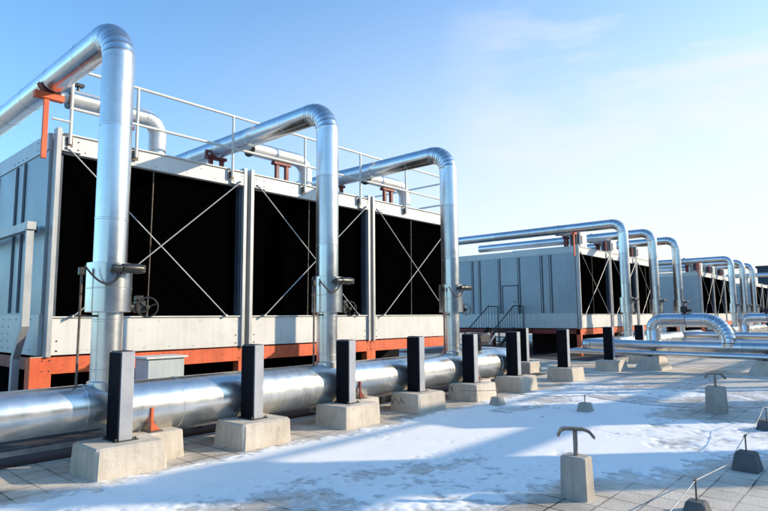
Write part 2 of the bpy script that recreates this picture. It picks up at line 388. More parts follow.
def snow_patch(x0, x1, y0, y1, d):
    nx = int((x1 - x0) / d); ny = int((y1 - y0) / d); vs = []; idx = {}; fs = []
    hh = [[snow_height(x0 + i * d, y0 + j * d) for j in range(ny + 1)] for i in range(nx + 1)]
    def vid(i, j):
        if (i, j) not in idx:
            h = hh[i][j]; idx[(i, j)] = len(vs)
            vs.append((x0 + i * d, y0 + j * d, max(-0.004, min(0.022, 0.004 + 0.03 * h))))
        return idx[(i, j)]
    for i in range(nx):
        for j in range(ny):
            if max(hh[i][j], hh[i + 1][j], hh[i][j + 1], hh[i + 1][j + 1]) > -0.15:
                fs.append((vid(i, j), vid(i + 1, j), vid(i + 1, j + 1), vid(i, j + 1)))
    sb.add(vs, fs, M['snow'], True)
GX0, GX1, GY0, GY1, GD = -1.0, 20.0, -3.0, 8.5, 0.05
gnx = round((GX1 - GX0) / GD); gny = round((GY1 - GY0) / GD)
g = MB(); S = 600; gv = []; gf = []; frost = []
for i in range(gnx + 1):
    for j in range(gny + 1):
        x = GX0 + i * GD; y = GY0 + j * GD; gv.append((x, y, 0)); frost.append(max(0.0, min(1.0, 0.5 + 0.5 * snow_height(x, y))))
for i in range(gnx):
    for j in range(gny):
        a0 = i * (gny + 1) + j; gf.append((a0, a0 + gny + 1, a0 + gny + 2, a0 + 1))
g.add(gv, gf, M['paver'])
o4 = [(-S, -S, 0), (S, -S, 0), (S, S, 0), (-S, S, 0), (GX0, GY0, 0), (GX1, GY0, 0), (GX1, GY1, 0), (GX0, GY1, 0)]
g.add(o4, [(0, 1, 5, 4), (1, 2, 6, 5), (2, 3, 7, 6), (3, 0, 4, 7)], M['paver'])
deck = g.build('roof_deck', kind='structure')
at = deck.data.attributes.new('frost', 'FLOAT', 'POINT'); at.data.foreach_set('value', frost + [0.0] * 8)
snow_patch(1.6, 8.6, 0.6, 6.8, 0.022)
snow_patch(8.6, 17.0, -0.6, 6.8, 0.04)
depth = [max(0.0, min(1.0, (v[2] + 0.004) / 0.026)) for v in sb.v]
sno = sb.build('snow', kind='stuff', label='thin patchy snow lying on the paved roof deck', cat='snow')
at = sno.data.attributes.new('depth', 'FLOAT', 'POINT'); at.data.foreach_set('value', depth)

# ------------------------------------------------------------------ cooling tower cell (origin: front left corner at ground)
CW, CD = 3.66, 6.6
ZB0, ZB1, ZL, ZT = 1.16, 1.745, 4.365, 4.67
def rivets(mb, pts, r=0.008, m=None, d=(0, -1, 0), th=0.006):
    d = Vector(d)
    for p in pts:
        p = Vector(p); mb.tube([p, p + d * th], r, m or M['cast'], 7)

def make_cell():
    t = thing('cooling_tower', '', 'cooling tower', (0, 0, 0))
    # louvre / fill faces, recessed
    a = MB(); a.box((0.14, 0.16, ZB1 + 0.003), (CW - 0.14, 0.22, ZL - 0.003), M['fill']); a.build('fill_panel', t)
    # top and bottom beams
    a = MB(); a.box((0.052, 0.0, ZL), (CW - 0.052, 0.115, ZT), M['white'], 0.006)
    a.box((0.054, -0.035, ZT - 0.006), (CW - 0.054, 0.10, ZT + 0.014), M['white'])
    rivets(a, [(x, -0.001, z) for x in (0.5, 1.1, 1.7, 2.3, 2.9, 3.3) for z in (ZL + 0.06,)] + [(1.2, -0.001, ZL + 0.2), (2.6, -0.001, ZL + 0.2)], 0.009)
    a.build('top_beam', t)
    a = MB(); a.box((0.052, 0.0, ZB0), (CW - 0.052, 0.115, ZB1), M['white'], 0.008)
    a.box((0.054, -0.03, ZB1 - 0.005), (CW - 0.054, 0.16, ZB1 + 0.016), M['white'])
    rivets(a, [(0.22 + 0.46 * i, -0.001, z) for i in range(8) for z in (ZB0 + 0.06,)] + [(0.26 + 0.8 * i, -0.001, ZB1 - 0.08) for i in range(5)], 0.006)
    rivets(a, [(0.21, -0.001, ZB0 + 0.07), (3.44, -0.001, ZB0 + 0.07), (0.21, -0.001, ZB0 + 0.22), (3.44, -0.001, ZB0 + 0.22)], 0.013)
    a.build('basin_beam', t)
    # corner columns (C channels)
    for x0, x1 in ((0.05, 0.122), (CW - 0.122, CW - 0.05)):
        a = MB(); a.box((x0, -0.055, ZB0 - 0.02), (x1, 0.117, ZT + 0.08), M['column'], 0.004)
        a.build('corner_column', t)
    a = MB(); a.box((0.125, 0.02, ZB1), (0.18, 0.15, ZL), M['rib']); a.build('louvre_frame', t)
    a = MB(); a.box((CW - 0.18, 0.02, ZB1), (CW - 0.125, 0.15, ZL), M['rib']); a.build('louvre_frame', t)
    # gusset plates
    for x0, x1 in ((0.127, 0.42), (CW - 0.42, CW - 0.127)):
        a = MB(); a.box((x0, -0.05, ZL + 0.02), (x1, -0.004, ZL + 0.26), M['white'], 0.004)
        a.box((x0 + 0.02, -0.075, ZL + 0.005), (x1 - 0.02, -0.006, ZL + 0.018), M['rib'])
        rivets(a, [(x0 + 0.05, -0.051, ZL + 0.07), (x1 - 0.05, -0.051, ZL + 0.07), (x0 + 0.05, -0.051, ZL + 0.2), (x1 - 0.05, -0.051, ZL + 0.2)], 0.013)
        a.build('gusset_plate', t)
    # tie rods
    for (xa, za), (xb, zb) in (((0.22, 4.44), (3.18, 1.76)), ((0.40, 1.76), (3.44, 4.44))):
        y = -0.065 if xa < 0.3 else -0.10
        a = MB(); a.tube([(xa, y, za), (xb, y, zb)], 0.011, M['column'], 8)
        a.tube([(xa, y - 0.02, za), (xa, 0.0, za)], 0.024, M['galv'], 8); a.tube([(xb, y - 0.02, zb), (xb, 0.0, zb)], 0.024, M['galv'], 8)
        a.build('tie_rod', t)
    a = MB(); a.tube([(1.69, 0.05, ZL), (1.66, 0.05, ZB1)], 0.012, M['rust'], 8); a.build('hanger_rod', t)
    # side walls, both ends
    for sgn, X in ((-1, 0.0), (1, CW)):
        s0, s1 = (X + 0.004, X + 0.05) if sgn < 0 else (X - 0.05, X - 0.004)
        out = X if sgn < 0 else X
        a = MB(); a.box((s0, 0.12, 1.80), (s1, CD, 4.40), M['side'])
        ys = [1.25, 1.68, 2.80, 3.83, 4.93, 5.33]
        e0, e1 = (X - 0.012, X + 0.003) if sgn < 0 else (X - 0.003, X + 0.012)
        for y in ys: a.box((e0, y - 0.065, 1.83), (e1, y + 0.065, 4.38), M['rib'])
        for y in ys:
            q0, q1 = (X - 0.028, X - 0.013) if sgn < 0 else (X + 0.013, X + 0.028)
            a.box((q0, y - 0.012, 1.83), (q1, y + 0.012, 4.38), M['side_lo'])
        a.build('side_wall', t)
        a = MB(); a.box((s0 - (0.02 if sgn < 0 else 0), 0.12, 4.40), (s1 + (0.02 if sgn > 0 else 0), CD, 4.68), M['side_lo'], 0.004)
        q = X - 0.017 if sgn < 0 else X + 0.017
        rivets(a, [(q, 0.35 + 0.12 * i, z) for i in range(3) for z in (4.47, 4.6)] + [(q, y + dy, 4.46) for y in ys for dy in (-0.1, 0.1)], 0.012, M['cast'], (sgn, 0, 0))
        a.build('eaves_beam', t)
        a = MB(); a.box((s0 - (0.02 if sgn < 0 else 0), 0.12, ZB0), (s1 + (0.02 if sgn > 0 else 0), CD, 1.80), M['side_lo'], 0.004)
        rivets(a, [(q, 0.5 + 0.35 * i, z) for i in range(17) for z in (1.24, 1.72)] + [(q, 1.6 + dy, z) for dy in (0, 0.35) for z in (1.36, 1.48, 1.6)], 0.010, M['cast'], (sgn, 0, 0))
        a.build('basin_wall', t)
    # roof and floor
    a = MB(); a.box((0.06, 0.13, 4.42), (CW - 0.06, CD - 0.01, 4.60), M['side_lo']); a.build('roof', t)
    a = MB(); a.box((0.06, 0.22, ZB0 - 0.02), (CW - 0.06, CD - 0.01, 1.5), M['membrane']); a.box((0.06, CD - 0.06, 1.5), (CW - 0.06, CD - 0.01, 4.4), M['side']); a.build('basin', t)
    # orange support frame
    a = MB()
    for y in (0.0, 3.2, 6.4):
        a.box((0.004, y, 0.895), (CW - 0.004, y + 0.012, 1.135), M['orange'])
        a.box((0.004, y, 0.882), (CW - 0.004, y + 0.18, 0.894), M['orange']); a.box((0.004, y + 0.013, 1.12), (CW - 0.004, y + 0.18, 1.136), M['orange'])
        for x in (0.004, CW - 0.154):
            a.box((x, y - 0.012 if y == 0 else y, 0.0), (x + 0.15, y + 0.17, 0.88), M['orange'])
    for x in (0.012, CW - 0.062):
        a.box((x, 0.19, 0.92), (x + 0.05, 6.39, 1.115), M['red'])
    for x in (0.03, 0.128, CW - 0.128, CW - 0.03):
        for z in (0.93, 1.09): rivets(a, [(x, -0.001, z)], 0.010, M['rust'], th=0.012)
    a.build('support_frame', t)
    a = MB(); a.box((0.004, 2.2, 0.0), (CW - 0.004, 2.24, 1.12), M['pad']); a.build('skirt_panel', t)  # black panel added so the space below the tower reads as shade
    return t

BANKS = [(3.07, 9.756, 3, 'nearest'), (23.75, 10.12, 3, 'second'), (44.35, 10.15, 3, 'third'), (64.9, 10.15, 2, 'fourth')]
cell_labels = {
 (0, 0): 'large cooling tower at the left edge with black face behind the nearest riser pipe',
 (0, 1): 'middle cooling tower of the near row, black face between two pairs of white columns',
 (0, 2): 'right-hand cooling tower of the near row, its white beam ending behind the third riser pipe',
 (1, 0): 'cooling tower showing a grey panelled side wall with a door above dark stairs',
 (1, 1): 'middle cooling tower of the second row, partly behind its first riser pipe',
 (1, 2): 'last cooling tower of the second row, just left of the third shining riser',
 (2, 0): 'distant cooling tower with narrow grey side wall, left end of the third row',
 (2, 1): 'distant cooling tower in the middle of the third row, black crossed face',
 (2, 2): 'distant cooling tower at the far end of the third row, behind close-set risers',
 (3, 0): 'farthest visible cooling tower at the right edge of the photo below navy building',
 (3, 1): 'small cooling tower at the extreme right edge, end of the fourth row'}
proto = make_cell()
cells = {}
for b, (bx, by, n, nm) in enumerate(BANKS):
    for i in range(n):
        loc = (bx + i * CW, by, 0)
        if b == 0 and i == 0: o = proto; o.location = loc; o['label'] = cell_labels[(0, 0)]
        else:
            o = dup(proto, loc, cell_labels[(b, i)], skip=('hanger_rod',) if b > 1 else ())
        o['group'] = 'cooling towers in rows on the roof'; cells[(b, i)] = o
# door of the second row's end wall
o = cells[(1, 0)]
d = MB(); d.box((-0.035, 2.87, 1.80), (-0.012, 3.64, 3.08), M['side'], 0.004)
d.build('door', o)
dd = [c for c in o.children if c.name.startswith('door')][0]
f = MB()
for a, b in (((-0.05, 2.83, 1.80), (-0.008, 2.87, 3.12)), ((-0.05, 3.64, 1.80), (-0.008, 3.68, 3.12)), ((-0.05, 2.872, 3.082), (-0.008, 3.638, 3.12))): f.box(a, b, M['rib'])
f.build('door_frame', dd)
f = MB(); f.tube([(-0.04, 2.97, 2.35), (-0.09, 2.97, 2.35), (-0.09, 3.09, 2.35)], 0.012, M['cast'], 8); f.build('handle', dd)
# larger orange corner leg of the near row
a = MB(); a.box((-0.155, -0.03, 0.0), (0.001, 0.17, 1.14), M['orange'], 0.004); a.box((-0.15, -0.025, 1.142), (0.03, -0.015, 1.155), M['wire'])
a.build('corner_leg', cells[(0, 0)])

# dark stairs to the door
t = thing('access_stairs', 'dark steel stairs with two railings up to the door of the grey side wall', 'stairs', (23.75, 10.12, 0))
a = MB(); a.box((-0.95, 2.62, 1.12), (-0.06, 3.92, 1.16), M['black']); a.build('platform', t)
a = MB()
for i in range(6): z = 0.97 - i * 0.19; x = -1.2 - i * 0.30; a.box((x, 2.66, z), (x + 0.28, 3.88, z + 0.03), M['black'])
a.build('treads', t)
for y in (2.62, 3.92):
    a = MB(); a.box((-0.0, 0, -0.08), (2.42, 0.03, 0.08), M['black'], xf=Matrix.Translation((-3.0, y, -0.05)) @ Matrix.Rotation(-R(30), 4, 'Y'))
    a.build('stringer', t)
    a = MB(); z0 = 1.16
    a.tube([(-0.08, y, 1.16), (-0.08, y, 2.16), (-0.9, y, 2.16), (-2.9, y, 0.98), (-2.9, y, 0.0)], 0.024, M['black'], 8)
    for k in range(1, 4): a.tube([(-0.08 - k * 0.27, y, 1.16), (-0.08 - k * 0.27, y, 2.16)], 0.011, M['black'], 6)
    for k in range(1, 10): x = -0.9 - k * 0.2; zt = 2.16 - k * 0.118; a.tube([(x, y, zt - 1.0), (x, y, zt)], 0.011, M['black'], 6)
    a.build('railing', t)
for x in (-0.9, -0.15):
    for y in (2.7, 3.84): a = MB(); a.tube([(x, y, 0), (x, y, 1.12)], 0.03, M['black'], 8); a.build('leg', t)

# roof handrail of the near row
t = thing('roof_handrail', 'white tubular handrail around the roof of the near cooling towers', 'railing', (0, 0, 0))
def rail_post(x, y, front=True):
    a = MB(); a.tube([(x, y, 4.50 if front else 4.6), (x, y, 5.75)], 0.026, M['white'], 10)
    if front: a.box((x - 0.05, y + 0.022, 4.46), (x + 0.05, y + 0.056, 4.62), M['rust']); 
    a.build('post', t)
for x in (3.30, 4.37, 6.31, 8.18, 9.96, 11.72, 13.55): rail_post(x, 9.675)
for x, y in ((14.0, 11.4), (14.0, 13.4), (14.0, 15.9), (12.4, 16.1), (10.4, 16.1)): rail_post(x, y, False)
for z in (5.75, 5.09):
    a = MB(); a.tube([(3.28, 9.675, z), (13.9, 9.675, z), (13.97, 9.70, z), (14.0, 9.78, z), (14.0, 15.95, z), (13.95, 16.08, z), (13.8, 16.1, z), (9.5, 16.1, z)], 0.026, M['white'], 10)
    a.build('rail', t)
a = MB(); a.tube([(3.02, 9.675, 4.86), (3.30, 9.675, 4.86)], 0.02, M['white'], 8); a.build('kick_rail', t)

# ------------------------------------------------------------------ riser pipes (origin: riser axis at ground)
RO = 0.195
def make_riser(ZO=5.38):
    t = thing('riser_pipe', '', 'pipe', (0, 0, 0))
    a = MB()
    p, q = seamed((0, 0, 0.75), (0, 0, 1.80), 0.176, 0.6, 0.35); a.tube(p, q, M['clad_old'], 40); a.build('lower_pipe', t)
    er = 0.44
    a = MB()
    p, q = seamed((0, 0, 2.40), (0, 0, ZO - er), RO, 1.2, 0.55)
    p2, q2 = gored((0, er, ZO - er), (0, -1, 0), (0, 0, 1), er, RO, 9)
    a.tube(p + p2[1:], q + q2[1:], M['clad'], 48); a.build('riser', t)
    a = MB()
    p3, q3 = seamed((0, er, ZO), (0, 9.0, ZO), RO, 1.15, 0.7); a.tube(p3, q3, M['clad'], 48); a.build('overhead_pipe', t)
    a = MB(); a.tube([(0, 0, 1.795), (0, 0, 1.80), (0, 0, 1.803), (0, 0, 2.397), (0, 0, 2.40), (0, 0, 2.405)], [0.176, 0.255, 0.262, 0.262, 0.255, 0.20], M['clad'], 48)
    a.tube([(0, 0, 2.08), (0, 0, 2.084), (0, 0, 2.092), (0, 0, 2.096)], [0.262, 0.2655, 0.2655, 0.262], M['clad'], 48)
    sl = a.build('valve_sleeve', t)
    # actuator
    a = MB()
    y = -0.34
    a.tube([(-0.13, y, 2.32), (-0.12, y, 2.32), (-0.10, y, 2.32), (0.0, y, 2.325)], [0.02, 0.045, 0.05, 0.045], M['cast'], 16)
    a.tube([(-0.01, y, 2.325), (0.0, y, 2.325), (0.03, y, 2.325), (0.22, y, 2.325), (0.26, y, 2.325), (0.27, y, 2.325)], [0.035, 0.055, 0.060, 0.060, 0.05, 0.03], M['cast'], 20)
    a.box((0.20, y - 0.05, 2.275), (0.28, y + 0.05, 2.375), M['cast'], 0.012)
    a.tube([(0.1, -0.25, 2.325), (0.1, y, 2.325)], 0.04, M['cast'], 14); a.tube([(-0.06, -0.25, 2.32), (-0.06, y, 2.32)], 0.03, M['cast'], 14)
    act = a.build('actuator', t)
    a = MB(); P = []
    for i in range(15):
        s = i / 14; x = 0.02 - 0.40 * s; z = 2.29 + 0.05 * s - 0.72 * s * (1 - s) * (1.15 - 0.3 * s); P.append((x, y + 0.02 - 0.03 * math.sin(PI * s) + 0.10 * s, z))
    a.tube(P, 0.012, M['black'], 8); a.build('cable', act)
    # hand wheel
    a = MB(); cx, cy, cz = 0.45, -0.10, 1.86
    a.tube([(cx + 0.125 * math.cos(2 * PI * k / 24), cy - 0.03 * math.cos(2 * PI * k / 24), cz + 0.125 * math.sin(2 * PI * k / 24)) for k in range(24)], 0.011, M['black'], 8, closed=True)
    for k in range(3):
        an = 0.4 + 2 * PI * k / 3; a.tube([(cx, cy, cz), (cx + 0.122 * math.cos(an), cy - 0.03 * math.cos(an), cz + 0.122 * math.sin(an))], 0.009, M['cast'], 6)
    a.tube([(cx, cy - 0.02, cz), (cx, cy + 0.06, cz)], 0.028, M['cast'], 12)
    a.box((cx - 0.12, cy + 0.03, cz - 0.07), (cx - 0.0, cy + 0.16, cz + 0.09), M['cast'], 0.015)
    a.tube([(0.2, cy + 0.09, cz + 0.0), (cx - 0.08, cy + 0.09, cz)], 0.05, M['cast'], 14)
    a.box((cx - 0.13, cy + 0.02, cz + 0.08), (cx - 0.04, cy + 0.12, cz + 0.15), M['cast'], 0.01)
    a.build('handwheel', t)
    # branch on the roof
    a = MB(); by = 2.95; e2 = 0.30; rb = 0.155; xe = 2.0
    a.tube([(0.0, by, ZO), (0.46, by, ZO)], 0.10, M['branch'], 20)
    a.tube([(0.40, by, ZO), (0.405, by, ZO), (0.44, by, ZO), (0.445, by, ZO)], [0.1, 0.19, 0.19, 0.1], M['cast'], 28)
    p, q = seamed((0.45, by, ZO), (xe - e2, by, ZO), rb, 0.7, 0.5)
    p2, q2 = gored((xe - e2, by, ZO - e2), (0, 0, 1), (1, 0, 0), e2, rb, 7)
    p3, q3 = seamed((xe, by, ZO - e2), (xe, by, 4.5), rb, 0.5, 0.3)
    a.tube(p + p2[1:] + p3[1:], q + q2[1:] + q3[1:], M['branch'], 32)
    a.tube([(xe, by, 4.58), (xe, by, 4.63)], 0.24, M['branch'], 28)
    br = a.build('branch_pipe', t)
    a = MB(); a.tube([(0.56, by, ZO + 0.12), (0.56, by, ZO + 0.24)], 0.025, M['cast'], 10); a.box((0.47, by - 0.05, ZO + 0.23), (0.65, by + 0.05, ZO + 0.29), M['cast'], 0.01)
    a.build('roof_valve', br)
    return t
riser_labels = {
 (0, 0): 'nearest and largest shining riser pipe, bent over the orange corner stand',
 (0, 1): 'second riser pipe of the near row, bent back over the middle cooling tower',
 (0, 2): 'third riser pipe of the near row, at the right end of the near cooling towers',
 (1, 0): 'first and widest riser pipe of the second row, in front of its black tower faces',
 (1, 1): 'middle riser pipe of the second row, just left of the arched pipe loop',
 (1, 2): 'third riser pipe of the second row, standing above the big arched pipe loop',
 (2, 0): 'first distant riser pipe of the third row, above the right leg of the loop',
 (2, 1): 'middle distant riser pipe of the third row, between two close neighbours',
 (2, 2): 'rightmost distant riser pipe of the third row, left of the navy building',
 (3, 0): 'faint far riser pipe at the extreme right edge'}
rp = make_riser(5.46); rp2 = make_riser(5.38); risers = {}
for b in range(4):
    for i in range(3 if b < 3 else 1):
        loc = [(3.02 + 3.655 * i, 7.29, 0), (23.3 + 3.66 * i, 8.0, 0), (43.6 + 3.66 * i, 8.1, 0), (64.6 + 3.66 * i, 8.1, 0)][b]
        if b == 0 and i == 0: o = rp; o.location = loc; o['label'] = riser_labels[(0, 0)]
        elif b == 0 and i == 1: o = rp2; o.location = loc; o['label'] = riser_labels[(0, 1)]
        else: o = dup(rp2, loc, riser_labels[(b, i)])
        o['group'] = 'insulated riser pipes in front of the cooling towers'; risers[(b, i)] = o

# conduits with cable loops beside risers of the near row
cl = ['thin dark conduit post left of the nearest riser pipe', 'thin conduit post left of the second riser pipe', 'thin conduit post beside the third riser pipe']
for i in range(3):
    x = 2.66 + 3.655 * i
    a = MB(); a.tube([(x, 7.22, 0.9), (x + 0.005, 7.22, 2.28)], 0.015, M['rust'], 8); a.box((x - 0.03, 7.19, 2.24), (x + 0.03, 7.25, 2.33), M['cast'], 0.006)
    a.box((x - 0.05, 7.2, 1.74), (x + 0.2, 7.235, 1.765), M['cast'])
    a.build('conduit', label=cl[i], cat='conduit', group='conduits beside the near riser pipes')

# pipe stands on the roofs
def make_stand(m):
    t = thing('pipe_stand', '', 'pipe stand', (0, 0, 0))
    a = MB()
    for x in (-0.17, 0.10): a = MB(); a.box((x, 0, 4.6), (x + 0.075, 0.08, 5.155), m); a.build('leg', t)
    a = MB(); a.box((-0.24, -0.02, 5.158), (0.24, 0.12, 5.22), m, 0.004); a.box((-0.25, 0.02, 5.21), (-0.20, 0.08, 5.34), m); a.build('saddle', t)
    return t
ST = {}
st = make_stand(M['red']); first = True
sl = {0: 'dark red stand under the overhead pipe, on the roof of the %s', 1: 'dark red stand under the roof branch pipe, on the %s'}
rown = ['near row', 'second row', 'third row', 'fourth row']; celln = [' left tower', ' middle tower', ' right tower']
for b in range(3):
    for i in range(3):
        r = risers[(b, i)].location
        for kk, dx, dy in ((0, 0.0, 3.55), (1, 1.30, 2.92)):
            if i == 0 and kk == 0: continue
            loc = (r.x + dx, r.y + dy, 0.0)
            lab = sl[kk] % (rown[b] + ("'s") + celln[i])
            if first: o = st; o.location = loc; first = False; o['label'] = lab
            else: o = dup(st, loc, lab)
            o['group'] = 'red pipe stands on the tower roofs'
hb = None; k = 0
for b, (bx, by, n, nm) in list(enumerate(BANKS))[1:3]:
    for i in range(3):
        loc = (bx + i * CW + 0.72, by + 0.13, 4.60)
        lab = ['white cowl on the roof edge of the %s row\'s first tower', 'white cowl on the roof edge of the %s row\'s middle tower', 'white cowl on the roof edge of the %s row\'s last tower'][i] % ('second', 'third')[b - 1]
        if hb is None:
            hb = thing('vent_cowl', lab, 'vent', loc)
            a = MB(); a.box((-0.02, 0, 0), (0.74, 0.5, 0.80), M['white'], 0.03); a.build('casing', hb)
            a = MB(); a.box((-0.035, 0.06, 0.22), (-0.021, 0.44, 0.70), M['rib']); a.box((0.05, -0.014, 0.25), (0.2, -0.001, 0.62), M['rib']); a.build('opening', hb)
            a = MB(); a.box((-0.42, 0.1, 0.05), (-0.34, 0.18, 0.90), M['red']); a.box((-0.42, 0.1, 0.902), (0.12, 0.18, 0.96), M['red']); a.box((-0.16, 0.1, 0.05), (-0.10, 0.16, 0.90), M['rib']); a.build('bracket', hb); o = hb
        else: o = dup(hb, loc, lab)
        o['group'] = 'white cowls on the farther tower roofs'
# orange T stands on the corner of each row
for b, (bx, by, n, nm) in enumerate(BANKS[:3]):
    t = thing('corner_pipe_stand', ['bright orange T-shaped stand holding the nearest overhead pipe at the tower corner', 'orange stand at the top left corner of the second row under its first overhead pipe', 'tiny orange stand at the top corner of the third row of towers'][b], 'pipe stand', (bx - 0.14 if b == 0 else bx - 0.42, by - 0.06, 0), 'orange corner stands')
    xo = 0
    a = MB(); a.box((-0.035, -0.03, 4.20), (0.04, 0.015, 5.15), M['orange'], 0.004); a.build('upright', t)
    a = MB(); a.box((-0.17, -0.05, 5.15), (0.25, 0.06, 5.25), M['orange'], 0.004); a.build('crossbar', t)
    a = MB()
    pts = [(0.09 + 0.217 * math.cos(R(200 + 14 * k)), 0, (5.465 if b == 0 else 5.385) + 0.217 * math.sin(R(200 + 14 * k))) for k in range(11)]
    vs = []; fs = []
    for px, _, pz in pts: vs += [(px, -0.05, pz), (px, 0.10, pz)]
    for k in range(10): fs.append((2 * k, 2 * k + 2, 2 * k + 3, 2 * k + 1))
    a.add(vs, fs, M['red'], True); a.build('saddle', t)

# ------------------------------------------------------------------ near header pipe
t = thing('header_pipe', 'thick horizontal silver pipe running behind the black posts of the near row', 'pipe', (0, 7.29, 0.605))
a = MB(); p, q = seamed((3.20, 0, 0), (12.5, 0, 0), 0.335, 1.0, 0.71, 0.005); a.tube(p, q, M['clad_old'], 56)
p, q = seamed((-3, 0, 0.07), (3.06, 0, 0.07), 0.265, 1.0, 0.75, 0.005); a.tube(p + [Vector((3.065, 0, 0.069)), Vector((3.20, 0, 0.0))], q + [0.266, 0.335], M['clad_old'], 56); a.build('main_run', t)
for i in range(3):
    x = 3.02 + 3.655 * i
    a = MB(); a.tube([(x, 0, 0.10), (x, 0, 0.355), (x, 0, 0.37)], [0.215, 0.205, 0.178], M['clad_old'], 40); a.build('tee', t)
a = MB(); p2, q2 = gored((12.5, 0.6, 0), (0, -1, 0), (1, 0, 0), 0.6, 0.30, 8)
a.tube(p2 + [Vector((13.1, 1.9, 0))], q2 + [0.30], M['branch'], 40); a.build('end_elbow', t)
a = MB(); a.tube([(11.35, -0.05, 0.30), (11.35, -0.05, 0.48)], 0.05, M['cast'], 12); a.box((11.1, -0.22, 0.46), (11.6, 0.14, 0.72), M['black'], 0.06)
a.tube([(11.7, -0.1, 0.45), (11.86, -0.18, 0.70)], 0.02, M['white'], 8); a.build('actuator', t)

# small parallel pipe and electrical box behind it
t = thing('small_pipe', 'slim pale pipe low behind the thick header pipe under the towers', 'pipe', (0, 8.35, 0.62))
a = MB(); p, q = seamed((-2, 0, 0), (12.5, 0, 0), 0.07, 1.8, 0.6); a.tube(p, q, M['branch'], 20); a.build('run', t)
a = MB()
for x in (1.2, 4.9, 8.5, 12.0): a.box((x, -0.04, -0.62), (x + 0.06, 0.04, -0.07), M['red'])
a.build('support', t)
t = thing('junction_box', 'pale grey box behind the header pipe right of the first black post', 'box', (4.28, 8.35, 0))
a = MB(); a.box((-0.29, -0.15, 0.70), (0.29, 0.25, 1.12), M['side_lo'], 0.012); a.build('cabinet', t)
a = MB(); a.box((-0.33, -0.19, 1.122), (0.33, 0.29, 1.155), M['white'], 0.008); a.build('lid', t)
a = MB(); a.box((-0.25, 0.0, 0), (-0.2, 0.06, 0.70), M['galv']); a.box((0.2, 0.0, 0), (0.25, 0.06, 0.70), M['galv']); a.build('leg_frame', t)

t = thing('cable_tray', 'low galvanised cable tray on the roof behind the header pipe', 'cable tray', (0, 7.98, 0))  # tray added to give lit strips in the dark behind the header
a = MB(); a.box((-1, -0.09, 0.12), (13, 0.09, 0.128), M['galv']); a.box((-1, -0.098, 0.12), (13, -0.091, 0.18), M['galv']); a.box((-1, 0.091, 0.12), (13, 0.098, 0.18), M['galv']); a.build('tray', t)
for k in range(8): a = MB(); a.box((0.2 + k * 1.7, -0.12, 0.0), (0.3 + k * 1.7, 0.12, 0.118), M['concrete_dk']); a.build('foot', t)
for k, dy in enumerate((-0.05, -0.01, 0.04)):
    a = MB(); a.tube([(-1 + 0.7 * q, dy + 0.012 * math.sin(q * 1.3 + k * 2), 0.146) for q in range(21)], 0.013, M['black'], 7); a.build('cable', t)
# square duct / drain at the left corner
t = thing('square_downpipe', 'square pale duct running along the side wall and down beside the orange leg', 'duct', (2.86, 9.86, 0))
a = MB()
def sq(path, h, m):
    path = [Vector(p) for p in path]; vs = []; fs = []
    for i, p in enumerate(path):
        d = (path[min(i + 1, len(path) - 1)] - path[max(i - 1, 0)]).normalized()
        u = Vector((1, 0, 0)); wv = d.cross(u).normalized()
        k = h / max(0.5, math.cos(0.5 * ((path[i] - path[i - 1]).angle(path[i + 1] - path[i])) if 0 < i < len(path) - 1 else 0))
        for a1, a2 in ((-1, -1), (1, -1), (1, 1), (-1, 1)): vs.append(p + u * a1 * h + wv * a2 * k)
    for i in range(len(path) - 1):
        for k in range(4): l = (k + 1) % 4; fs.append((i * 4 + k, i * 4 + l, i * 4 + 4 + l, i * 4 + 4 + k))
    fs.append((0, 3, 2, 1)); e = len(vs) - 4; fs.append((e, e + 1, e + 2, e + 3)); a.add(vs, fs, m)
sq([(0, 4.5, 3.15), (0, 0.0, 3.15), (0, 0.0, 1.62), (0, 0.36, 1.12), (0, 0.36, 0.0)], 0.05, M['column'])
a.build('duct', t)
a = MB(); a.box((-0.065, -0.065, 3.09), (0.065, 0.065, 3.215), M['column'], 0.004); a.build('corner_sleeve', t)
a = MB(); a.box((0.051, 0.3, 3.1), (0.19, 0.36, 3.2), M['rib']); a.build('bracket', t)

# ------------------------------------------------------------------ posts on concrete bases
def make_post():
    t = thing('steel_post', '', 'post', (0, 0, 0))
    a = MB(); a.box((0, 0, 0.335), (0.155, 0.29, 1.335), M['post'], 0.006); a.build('body', t)
    a = MB(); a.box((-0.022, 0.004, 0.337), (-0.001, 0.286, 1.325), M['pad'], 0.004); a.box((-0.001, 0.012, 1.336), (0.14, 0.278, 1.344), M['black']); a.build('rubber_pad', t)  # black plate covering one side of the post
    a = MB(); a.box((-0.05, -0.03, 0.327), (0.22, 0.32, 0.341), M['cast'])
    for bx in (-0.032, 0.195):
        for b2 in (0.0, 0.29): a.tube([(bx, b2, 0.341), (bx, b2, 0.365)], 0.011, M['rust'], 6)
    a.build('foot_plate', t)
    return t
def make_base():
    a = MB(); a.frustum(0.06, 0.10, 0, 0.334, 0.40, 0.36, 0.385, 0.34, M['concrete'], 0.022)
    a.v = [(x + random.uniform(-.012, .012), y + random.uniform(-.012, .012), z + (random.uniform(-.007, 0.0) if z > 0.1 else 0)) for x, y, z in a.v]
    return a.build('concrete_base')
ord_ = ['first', 'second', 'third', 'fourth', 'fifth', 'sixth']
post_xy = [(2.944 + 1.83 * i, 6.683) for i in range(6)] + [(14.78, 6.68), (18.1, 6.70), (16.05, 8.55), (21.6, 6.9)]
